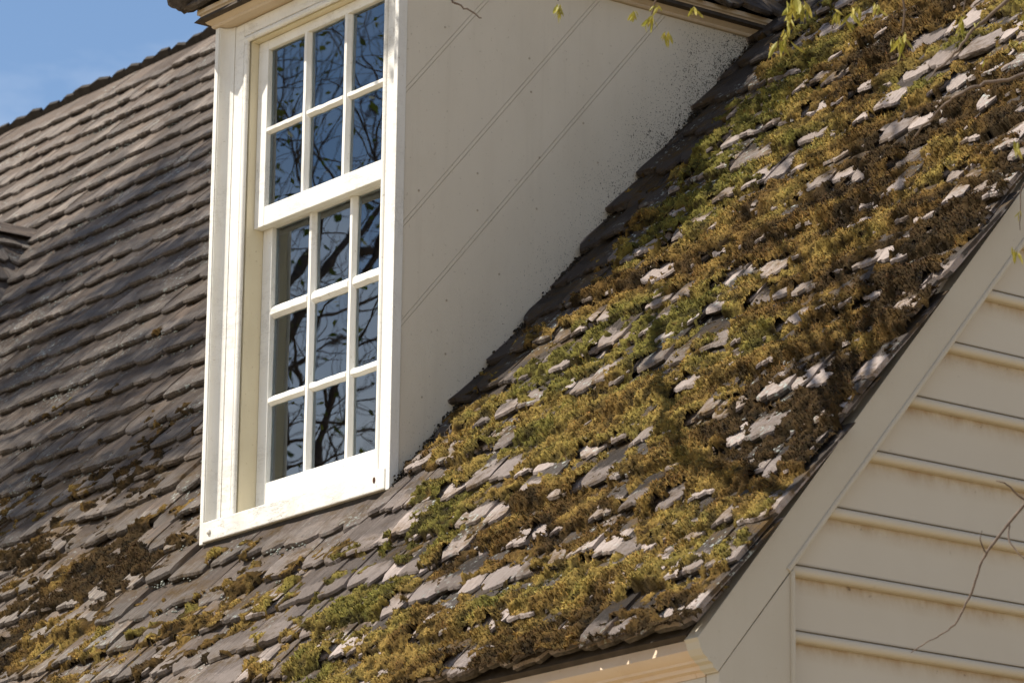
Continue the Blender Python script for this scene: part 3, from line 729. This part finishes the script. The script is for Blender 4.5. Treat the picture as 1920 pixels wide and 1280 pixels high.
for (p0, p1) in (((XA-0.0115, 0.045, 0.073), (XA-0.0115, 0.045, 1.680)), ((XB+0.0115, 0.045, 0.073), (XB+0.0115, 0.045, 1.680)), ((XA-0.023, 0.045, 1.680), (XB+0.023, 0.045, 1.680))):
    rod(p0, p1, 0.0113, 0.75, 12).build('casing_bead', M['paint'], dorm, smooth=60)
sill = MB().add([(X0+0.0215, -0.003, 0.0), (X1-0.0215, -0.003, 0.0), (X1-0.0215, -0.003, 0.066), (X0+0.0215, -0.003, 0.066),
                 (X0+0.0215, 0.16, 0.0), (X1-0.0215, 0.16, 0.0), (X1-0.0215, 0.16, 0.082), (X0+0.0215, 0.16, 0.082)],
                [(0,1,2,3),(5,4,7,6),(3,2,6,7),(0,4,5,1),(0,3,7,4),(1,5,6,2)]).build('sill', M['sill'], dorm, bevel=0.004)
hole = MB().sweep(None, [[(X1-0.075+0.0065*math.cos(a), yy, 0.036+0.010*math.sin(a)) for a in np.linspace(0, 6.283, 12, endpoint=False)] for yy in (-0.0042, -0.001)]).build('knot_hole', M['rust'], sill)
peg = MB().sweep(None, [[(X0+0.062+rr*math.cos(a), yy, 0.030+rr*math.sin(a)) for a in np.linspace(0, 6.283, 12, endpoint=False)] for yy, rr in ((-0.001, 0.010), (-0.008, 0.009), (-0.011, 0.005))]).build('peg', M['sill'], sill, smooth=40)
# dark strip put in for the shaded gap below the sill
MB().box(X0+0.01, X1-0.01, 0.012, 0.05, -0.05, -0.0015).build('sill_gap_shade', M['wood_shade'], dorm)

# ---- window
win = HB()
win.box(XA-0.012, XA, 0.056, 0.158, 0.070, 1.690).box(XB, XB+0.012, 0.056, 0.158, 0.070, 1.690).box(XA, XB, 0.056, 0.158, 1.668, 1.690)
window = win.part('window', M['jamb']); window['label'] = 'tall sash window, six panes over nine'
YU, YL = 0.083, 0.120                                  # sash front planes
def sash(name, x0, x1, z0, z1, glass_x, glass_z, yf_, depth=0.034):
    """frame with glass openings; bars get chamfered front edges like glazing putty"""
    s = MB()
    s.box(x0, glass_x[0][0], yf_, yf_+depth, z0, z1).box(glass_x[-1][1], x1, yf_, yf_+depth, z0, z1)
    s.box(glass_x[0][0]+.0002, glass_x[-1][1]-.0002, yf_+.0006, yf_+depth-.0006, z0, glass_z[0][0]).box(glass_x[0][0]+.0002, glass_x[-1][1]-.0002, yf_+.0006, yf_+depth-.0006, glass_z[-1][1], z1)
    o = s.build(name, M['sash'], window, bevel=0.0025)
    def bar(ax, a, b, lo, hi):
        c = (a+b)/2; w = (b-a)/2; prof = [(-w, 0.014), (-w*0.42, 0.001), (w*0.42, 0.001), (w, 0.014), (w, 0.022), (w*0.5, depth-.002), (-w*0.5, depth-.002), (-w, 0.022)]
        k = 9; path = []
        for t_ in np.linspace(lo, hi, k):
            wb = random.gauss(0, 0.0007)
            path.append([((c+wb+p[0], yf_+p[1], t_) if ax == 'z' else (t_, yf_+p[1]+0.0004, c+wb+p[0])) for p in prof])
        MB().sweep(None, path).build('glazing_bar', M['sash'], o, smooth=30)
    for i in range(len(glass_x)-1): bar('z', glass_x[i][1], glass_x[i+1][0], glass_z[0][0]-0.002, glass_z[-1][1]+0.002)
    for j in range(len(glass_z)-1):
        for i in range(len(glass_x)): bar('x', glass_z[j][1], glass_z[j+1][0], glass_x[i][0]-0.002, glass_x[i][1]+0.002)
    for (a, b) in glass_x:
        for (c, d) in glass_z:
            w, h = (b-a)/2+0.004, (d-c)/2+0.004
            p = MB().box(-w, w, -0.0012, 0.0012, -h, h).build('pane', M['glass'], window)
            p.location = ((a+b)/2, yf_+0.019, (c+d)/2); p.rotation_euler = (random.gauss(0, 0.009), 0, random.gauss(0, 0.009))
    return o
sash('upper_sash', XA+0.001, XB-0.001, 1.032, 1.667, [(-0.852, -0.652), (-0.620, -0.424), (-0.392, -0.192)], [(1.097, 1.345), (1.372, 1.634)], YU)
sash('lower_sash', XA+0.001, XB-0.001, 0.076, 1.075, [(-0.855, -0.652), (-0.620, -0.424), (-0.392, -0.192)], [(0.185, 0.441), (0.472, 0.730), (0.772, 1.034)], YL)
# interior seen through the panes
ib = MB(); a = (-1.022, 0.165, -0.45); b = (-0.024, 2.3, 1.72)
ib.add([(a[0], a[1], a[2]), (b[0], a[1], a[2]), (b[0], b[1], a[2]), (a[0], b[1], a[2]), (a[0], a[1], b[2]), (b[0], a[1], b[2]), (b[0], b[1], b[2]), (a[0], b[1], b[2])],
       [(0,1,2,3),(4,7,6,5),(1,5,6,2),(2,6,7,3),(3,7,4,0)]).build('interior_lining', M['interior'], dorm)
MB().box(X0+0.036, XA-0.0125, 0.076, 0.165, 0.0, ZC-0.003).box(XB+0.0125, X1-0.036, 0.076, 0.165, 0.0, ZC-0.003).box(XA-0.012, XB+0.012, 0.076, 0.165, 1.691, ZC-0.003).build('framing', M['wood_shade'], dorm)

# ------------------------------------------------------------------ grime and lichen along the courses
def blobs(name, pts, rad, mat, flat=0.6):
    n = len(pts); oct_ = np.array([(1,0,0),(0,1,0),(-1,0,0),(0,-1,0),(0,0,1),(0,0,-1)], float); of = np.array([(0,1,4),(1,2,4),(2,3,4),(3,0,4),(1,0,5),(2,1,5),(3,2,5),(0,3,5)])
    V = np.empty((n, 6, 3))
    for k in range(6): V[:, k] = pts+oct_[k][None]*rad[:, None]*np.array([1, 1, flat])*(0.7+0.6*rng.random((n, 1)))
    return mesh_np(name, roof_world(V.reshape(-1, 3)), (np.arange(n)[:, None, None]*6+of[None]).reshape(-1, 3), mat)
cand = np.stack([rng.uniform(-6.5, 2.25, 60000), rng.integers(1, NC, 60000)], 1)
lx = cand[:, 0]; lc = cand[:, 1]; cl = fbm(lx*5, lc*1.7, 77, 3); prob = sstep(0.50, 0.68, cl)*(0.35+0.65*sstep(-0.2, 0.7, fbm(lx*0.8, lc*0.3, 5, 2)))
sel = rng.random(60000) < prob; lx = lx[sel]; lc = lc[sel]; nL = len(lx)
ls = S0+lc*EXPO-0.002-np.abs(rng.normal(0, 0.010, nL)); lz = 0.032+rng.normal(0, 0.006, nL)
inD = (lx > -1.06) & (lx < 0.02) & (ls*CT > -0.03) & (ls*CT < 1.6); q = roof_world(np.stack([lx, ls, lz], 1)); a_, b_, _ = proj(q)
kk = ~inD & (a_ > -80) & (a_ < 2000) & (b_ > -80) & (b_ < 1360)
me = blobs('lichen', np.stack([lx, ls, lz], 1)[kk], (0.0022+0.0045*rng.random(nL)**2)[kk], M['lichen'])
lich = bpy.data.objects.new('lichen', me); COL.objects.link(lich); tag(lich, 'pale grey-green lichen crumbs lining the shingle butts', 'lichen', kind='stuff')

nl = 4200; ly = rng.uniform(0.0, 1.62, nl); lxx = 0.002+np.abs(rng.normal(0, 0.016, nl))*(0.5+1.2*fbm(ly*7, ly*0+3, 15, 3)); lq = np.stack([lxx, ly/CT, 0.030+rng.normal(0, 0.006, nl)+0.006*np.exp(-lxx/0.02)], 1)
me = blobs('leaf_litter', lq, 0.0025+0.006*rng.random(nl)**2, M['soil'])
lit = bpy.data.objects.new('leaf_litter', me); COL.objects.link(lit); tag(lit, 'black crumbly leaf litter caught along the foot of the dormer cheek', 'leaf litter', kind='stuff')

# ------------------------------------------------------------------ trees
def tube(V, F, pts, rad, n=6):
    pts = np.asarray(pts, float); b0 = len(V)
    for i, p in enumerate(pts):
        t = pts[min(i+1, len(pts)-1)]-pts[max(i-1, 0)]; t = t/ (np.linalg.norm(t)+1e-9)
        a = np.cross(t, [0.31, 0.2, 0.93]); a /= np.linalg.norm(a)+1e-9; b = np.cross(t, a)
        for k in range(n): an = 6.28318*k/n; V.append(p+(a*math.cos(an)+b*math.sin(an))*rad[i])
    for i in range(len(pts)-1):
        for k in range(n): F.append((b0+i*n+k, b0+i*n+(k+1) % n, b0+(i+1)*n+(k+1) % n, b0+(i+1)*n+k))
def curve(p0, p1, bend, n, r):
    p0 = np.array(p0, float); p1 = np.array(p1, float); L = np.linalg.norm(p1-p0); out = []; off = np.array([r.gauss(0, 1) for _ in range(3)])*bend*L; w = np.array([r.gauss(0, 1) for _ in range(3)])*bend*L*0.45
    for i in range(n+1):
        t = i/n; out.append(p0+(p1-p0)*t+off*math.sin(math.pi*t)*0.6+w*math.sin(3*math.pi*t)*0.5)
    return out
class Tree:
    def __init__(s, seed): s.r = random.Random(seed); s.V = []; s.F = []; s.leaf = []
    def grow(s, p, d, L, rad, depth, leafy):
        r = s.r; d = np.array(d, float); d /= np.linalg.norm(d); nseg = 5 if depth > 1 else 4
        end = p+d*L; pts = curve(p, end, 0.08, nseg, r); rads = [rad*(1-0.55*i/nseg) for i in range(nseg+1)]
        tube(s.V, s.F, pts, rads, 6 if depth > 2 else 4 if depth > 0 else 3)
        if depth == 0:
            for _ in range(leafy): s.leaf.append(pts[-1]+np.array([r.gauss(0, 0.07) for _ in range(3)]))
            return
        nb = r.choice((3, 4, 4)) if depth > 1 else r.choice((3, 4, 5))
        for i in range(nb):
            t = 0.30+0.70*(i+r.random())/nb if i < nb-1 else 1.0
            q = pts[min(int(t*nseg), nseg)]
            v = np.array([r.gauss(0, 1) for _ in range(3)]); v -= d*(v@d)*0.7; v /= np.linalg.norm(v)+1e-9
            nd = d*(0.75 if i < nb-1 else 1.2)+v*0.75+np.array([0, 0, 0.12])
            s.grow(q, nd, L*r.uniform(0.5, 0.72), max(rads[min(int(t*nseg), nseg)]*0.62, 0.0025), depth-1, leafy)
def leaves_mesh(name, pts, size, mat, seed):
    r = np.random.default_rng(seed); n = len(pts); P = np.asarray(pts, float)
    a = r.normal(size=(n, 3)); a /= np.linalg.norm(a, axis=1, keepdims=True); b = np.cross(a, r.normal(size=(n, 3))); b /= np.linalg.norm(b, axis=1, keepdims=True)
    L = size*(0.6+0.8*r.random((n, 1))); c = np.cross(a, b)
    V = np.stack([P, P+a*L*0.5+b*L*0.28+c*L*0.05, P+a*L, P+a*L*0.5-b*L*0.28+c*L*0.05], 1)
    F = np.arange(n*4).reshape(n, 4)
    return mesh_np(name, V.reshape(-1, 3), F, mat)
def build_tree(name, label, base, limbs, seed, leafy, trunk_r=0.22, leaf_size=0.07, fork=3.4, depth=3, leaf_mat_='leaf', spray=0):
    T = Tree(seed); base = np.array(base, float); root = empty(name, base); tag(root, label, 'tree', 'trees around the house')
    top = base+np.array([0.15, 0.1, fork]); V = []; F = []
    tp = curve(base-np.array([0, 0, 0.2]), top, 0.02, 8, T.r); tube(V, F, tp, [trunk_r*(1.35-0.5*i/8+0.5*(i == 0)) for i in range(9)], 12)
    for li_, (tgt, r0) in enumerate(limbs):
        tgt = np.array(tgt, float); pts = curve(top-np.array([0, 0, 0.25]), tgt, 0.07, 10, T.r); n = len(pts)
        rads = [r0*(1-0.72*i/(n-1)) for i in range(n)]; tube(T.V, T.F, pts, rads, 8)
        for i in range(3, n):
            d = pts[i]-pts[i-1]; d /= np.linalg.norm(d)
            for _ in range(2 if i < n-1 else 3):
                v = np.array([T.r.gauss(0, 1) for _ in range(3)]); v -= d*(v@d); v /= np.linalg.norm(v)
                T.grow(pts[i], d*0.8+v*0.9+np.array([0, 0, 0.1]), T.r.uniform(0.8, 1.35), rads[i]*0.5, depth-1, leafy if li_ < spray else 1)
        if li_ < spray:                                  # leafy end of the limb
            for _ in range(1500): T.leaf.append(tgt+np.array([T.r.gauss(0, 0.26), T.r.gauss(0, 0.13), T.r.gauss(0, 0.10)]))
    def add(nm, V, F, mat):
        me = mesh_np(nm, np.array(V)-base, np.array(F), mat, smooth=True); o = bpy.data.objects.new(nm, me); link(o, root); return o
    add('trunk', V, F, M['bark']); add('branches', T.V, T.F, M['bark'])
    me = leaves_mesh('crown', np.array(T.leaf)-base, leaf_size, M[leaf_mat_], seed); o = bpy.data.objects.new('crown', me); link(o, root)
    return root
def to_sun(x, y, t): return np.array([x, y, TT*y])+SUN*t
def roof_px(px, py):
    d = fw+rt*(px-960)/FPX+up*(640-py)/FPX; s_ = (TT*CAM[1]-0.01-CAM[2])/(d[2]-TT*d[1]); return CAM+d*s_
SHADE = [(roof_px(*p)+SUN*t, 0.05) for *p, t in ((300, 345, 6.4), (190, 440, 6.6), (60, 560, 6.8), (300, 500, 6.3), (150, 620, 6.4), (30, 730, 6.4), (270, 690, 6.0), (110, 860, 6.0), (290, 850, 5.6), (0, 990, 5.8))]
build_tree('tree', 'leafing tree front left of the house, mirrored in the window panes', (-9.6, -3.4, GROUND),
           SHADE+[((-7.4, -5.4, 4.4), 0.06), ((-9.4, -6.6, 5.0), 0.06), ((-8.0, -4.6, 2.4), 0.06)], 5, 3, fork=4.2, depth=3, leaf_size=0.046, spray=len(SHADE))
build_tree('tree', 'farther tree left of the house seen only as a reflection', (-17.5, -11.0, GROUND),
           [((-16, -10.5, 3.6), 0.09), ((-18, -12.5, 4.4), 0.09), ((-17, -13.4, 5.0), 0.08), ((-15.2, -12.0, 4.9), 0.08)], 9, 2, fork=3.6, depth=3)

# ---- tree right of the gable: its limb passes above the view and its budding twigs hang into it
U3 = unproj
rb = random.Random(21)
tb = U3(2700, 640, 9.0); tbase = np.array([tb[0], tb[1], GROUND])
rtree = empty('tree', tbase); tag(rtree, 'budding tree at right, thin twigs with yellow-green buds hanging before the roof', 'tree', None)
def tpart(name, pts, r0, r1, mat, n=7, sub=6, parent=None):
    P = [np.array(p, float) for p in pts]; out = []
    for i in range(len(P)-1):                                       # Catmull-Rom
        p0 = P[max(i-1, 0)]; p1 = P[i]; p2 = P[i+1]; p3 = P[min(i+2, len(P)-1)]
        for k in range(sub):
            t = k/sub; out.append(0.5*((2*p1)+(-p0+p2)*t+(2*p0-5*p1+4*p2-p3)*t*t+(-p0+3*p1-3*p2+p3)*t**3))
    out.append(P[-1]); V = []; F = []; N = len(out)
    jit = max(r1, 0.001)*0.8
    out = [o+np.array([rb.gauss(0, jit) for _ in range(3)]) if 0 < i < N-1 else o for i, o in enumerate(out)]
    tube(V, F, out, [(r0+(r1-r0)*i/(N-1))*rb.uniform(0.9, 1.12) for i in range(N)], n)
    me = mesh_np(name, np.array(V)-tbase, np.array(F), mat, smooth=True); o = bpy.data.objects.new(name, me); link(o, rtree); return o
ttop = tb+np.array([0, 0, 2.6])
tpart('trunk', [tbase-np.array([0, 0, 0.2]), tbase+np.array([0.03, 0.02, 1.5]), tb+np.array([0.05, 0, 0.0]), ttop], 0.20, 0.12, M['bark'], 12)
lim = [ttop-np.array([0, 0, 0.1]), U3(2300, -330, 9.2), U3(1900, -270, 9.6), U3(1500, -240, 9.9), U3(1050, -230, 10.2), U3(780, -260, 10.3)]
tpart('limb', lim, 0.075, 0.018, M['bark'], 9)
tpart('limb', [tb+np.array([0, 0, -0.2]), U3(2400, 420, 9.1), U3(2150, 200, 9.3), U3(2040, 110, 9.4)], 0.05, 0.012, M['bark'], 8)
tpart('limb', [tb+np.array([0, 0, -0.6]), U3(2450, 900, 9.1), U3(2220, 880, 9.2), U3(2070, 860, 9.3)], 0.045, 0.009, M['bark'], 8)
# limb whose shadow falls across the right of the roof
sh = [roof_px(*p)+SUN*1.85 for p in ((1520, 932), (1450, 926), (1370, 905), (1300, 880), (1272, 810), (1252, 700), (1244, 600), (1262, 540))]
tpart('limb', [lim[-1]]+sh, 0.026, 0.019, M['bark'], 7)
# leafy limbs shading the slope behind the dormer; last two added to widen its shadow
lv = []
for (qx, qy, tt_) in ((1330, 160, 3.4), (1470, 50, 3.5), (1250, 310, 3.2), (1590, 20, 3.6), (1430, 190, 3.4), (1125, 515, 3.0), (1195, 410, 3.1)):
    tg = roof_px(qx, qy)+SUN*tt_; md = (lim[-1]+tg)/2+np.array([0.1, -0.1, 0.25])
    tpart('limb', [lim[-1], md, tg], 0.013, 0.006, M['bark'], 6)
    sg = 0.17 if qx > 1210 else 0.10
    for _ in range(520): lv.append(tg+np.array([rb.gauss(0, sg), rb.gauss(0, sg*0.8), rb.gauss(0, sg*0.55)]))
me = leaves_mesh('crown', np.array(lv)-tbase, 0.05, M['leaf'], 33); link(bpy.data.objects.new('crown', me), rtree)
def px_path(pts): return [U3(*p) for p in pts]
TW = [
 ([(830, -250, 10.3), (832, -60, 10.25), (845, -4, 10.2), (870, 14, 10.2), (903, 34, 10.2)], 0.0042, 0.0018),
 ([(1040, -228, 10.2), (1048, -90, 10.1), (1046, 2, 10.1)], 0.004, 0.0016),
 ([(1235, -232, 10.1), (1262, -100, 10.0), (1228, 8, 10.0), (1222, 28, 10.0)], 0.004, 0.0016),
 ([(1480, -240, 9.9), (1505, -110, 9.8), (1492, -10, 9.8)], 0.0045, 0.002),
 ([(1610, -248, 9.8), (1575, -120, 9.7), (1600, -8, 9.7), (1590, 10, 9.7)], 0.004, 0.0016),
 ([(1700, -250, 9.7), (1680, -100, 9.6), (1696, 20, 9.6), (1690, 62, 9.6)], 0.004, 0.0014),
 ([(1960, -270, 9.6), (1930, -60, 9.5), (1885, 4, 9.5), (1825, 56, 9.5), (1791, 101, 9.5), (1757, 131, 9.5), (1738, 152, 9.5)], 0.0058, 0.0018),
 ([(2040, 110, 9.4), (1960, 132, 9.4), (1920, 139, 9.4), (1847, 157, 9.4), (1802, 176, 9.4), (1765, 202, 9.45), (1715, 256, 9.5)], 0.0058, 0.0022),
 ([(2040, 110, 9.4), (1985, 238, 9.4), (1930, 262, 9.4), (1893, 268, 9.4)], 0.004, 0.0016),
 ([(1803, -262, 9.6), (1830, -120, 9.55), (1806, 22, 9.55)], 0.004, 0.0014),
 ([(2070, 860, 9.3), (1960, 915, 9.3), (1920, 948, 9.3), (1870, 1008, 9.3), (1842, 1050, 9.3), (1821, 1110, 9.3), (1800, 1155, 9.3), (1770, 1186, 9.3), (1735, 1204, 9.3), (1708, 1223, 9.3)], 0.0044, 0.0011),
 ([(1850, 1040, 9.3), (1838, 1012, 9.28), (1841, 994, 9.28)], 0.002, 0.0008),
 ([(1892, 982, 9.3), (1893, 1015, 9.28), (1925, 1052, 9.25), (1960, 1072, 9.25)], 0.0026, 0.001),
 ([(1960, 915, 9.3), (1925, 937, 9.28), (1888, 908, 9.26), (1868, 901, 9.26)], 0.0034, 0.0012),
 ([(1996, 236, 9.4), (1950, 330, 9.4), (1917, 350, 9.4), (1913, 432, 9.4)], 0.0028, 0.001),
]
for pts, r0, r1 in TW: tpart('twig', px_path(pts), r0, r1, M['twig'], 6, 5)
def cluster(px, py, d, n, ln, mat='bud', droop=1.0):
    c = U3(px, py, d)-tbase; mb_ = MB()
    for i in range(n):
        a = rb.random()*6.283; sp = rb.uniform(0.1, 0.75); L = 1.25*ln*rb.uniform(0.6, 1.15); w = L*rb.uniform(0.08, 0.14)
        dr = np.array([math.cos(a)*sp, math.sin(a)*sp, -droop*rb.uniform(0.6, 1.0)]); dr /= np.linalg.norm(dr)
        sd = np.cross(dr, [rb.gauss(0, 1), rb.gauss(0, 1), rb.gauss(0, 1)]); sd /= np.linalg.norm(sd); nr = np.cross(dr, sd)
        o = c+np.array([rb.gauss(0, ln*0.16) for _ in range(3)]); bendv = nr*rb.uniform(-0.2, 0.2)*L
        p = [o, o+dr*L*0.35+sd*w, o+dr*L*0.75+sd*w*0.8+bendv*0.6, o+dr*L+bendv, o+dr*L*0.75-sd*w*0.8+bendv*0.6, o+dr*L*0.35-sd*w, o+dr*L*0.5+nr*w*0.6+bendv*0.3]
        mb_.add(p, [(0, 1, 6), (1, 2, 6), (2, 3, 6), (3, 4, 6), (4, 5, 6), (5, 0, 6)])
    o = mb_.build('bud_cluster', M[mat], rtree); return o
for q in ((1050, 10, 10.1, 9, 0.030), (1188, 22, 10.0, 7, 0.026), (1222, 34, 10.0, 9, 0.034), (1250, 56, 10.0, 6, 0.034), (1300, 12, 10.0, 5, 0.022), (1232, 12, 10.0, 6, 0.024),
          (1488, 4, 9.8, 14, 0.046), (1478, 34, 9.8, 8, 0.032), (1508, 10, 9.8, 9, 0.034), (1466, 78, 9.8, 10, 0.036), (1475, 60, 9.8, 5, 0.03),
          (1568, 22, 9.7, 7, 0.026), (1600, 22, 9.7, 9, 0.032), (1590, 40, 9.7, 6, 0.024), (1610, 12, 9.7, 6, 0.028), (1642, 6, 9.7, 6, 0.030),
          (1690, 66, 9.6, 8, 0.036), (1672, 72, 9.6, 4, 0.022), (1690, 98, 9.6, 3, 0.018), (1804, 34, 9.55, 7, 0.028), (1834, 42, 9.5, 4, 0.02),
          (1905, 268, 9.4, 4, 0.03), (1913, 395, 9.4, 3, 0.022), (1906, 466, 9.35, 5, 0.026), (1918, 30, 9.5, 5, 0.026), (1916, 78, 9.5, 4, 0.022), (1848, 112, 9.5, 3, 0.016)):
    cluster(*q)
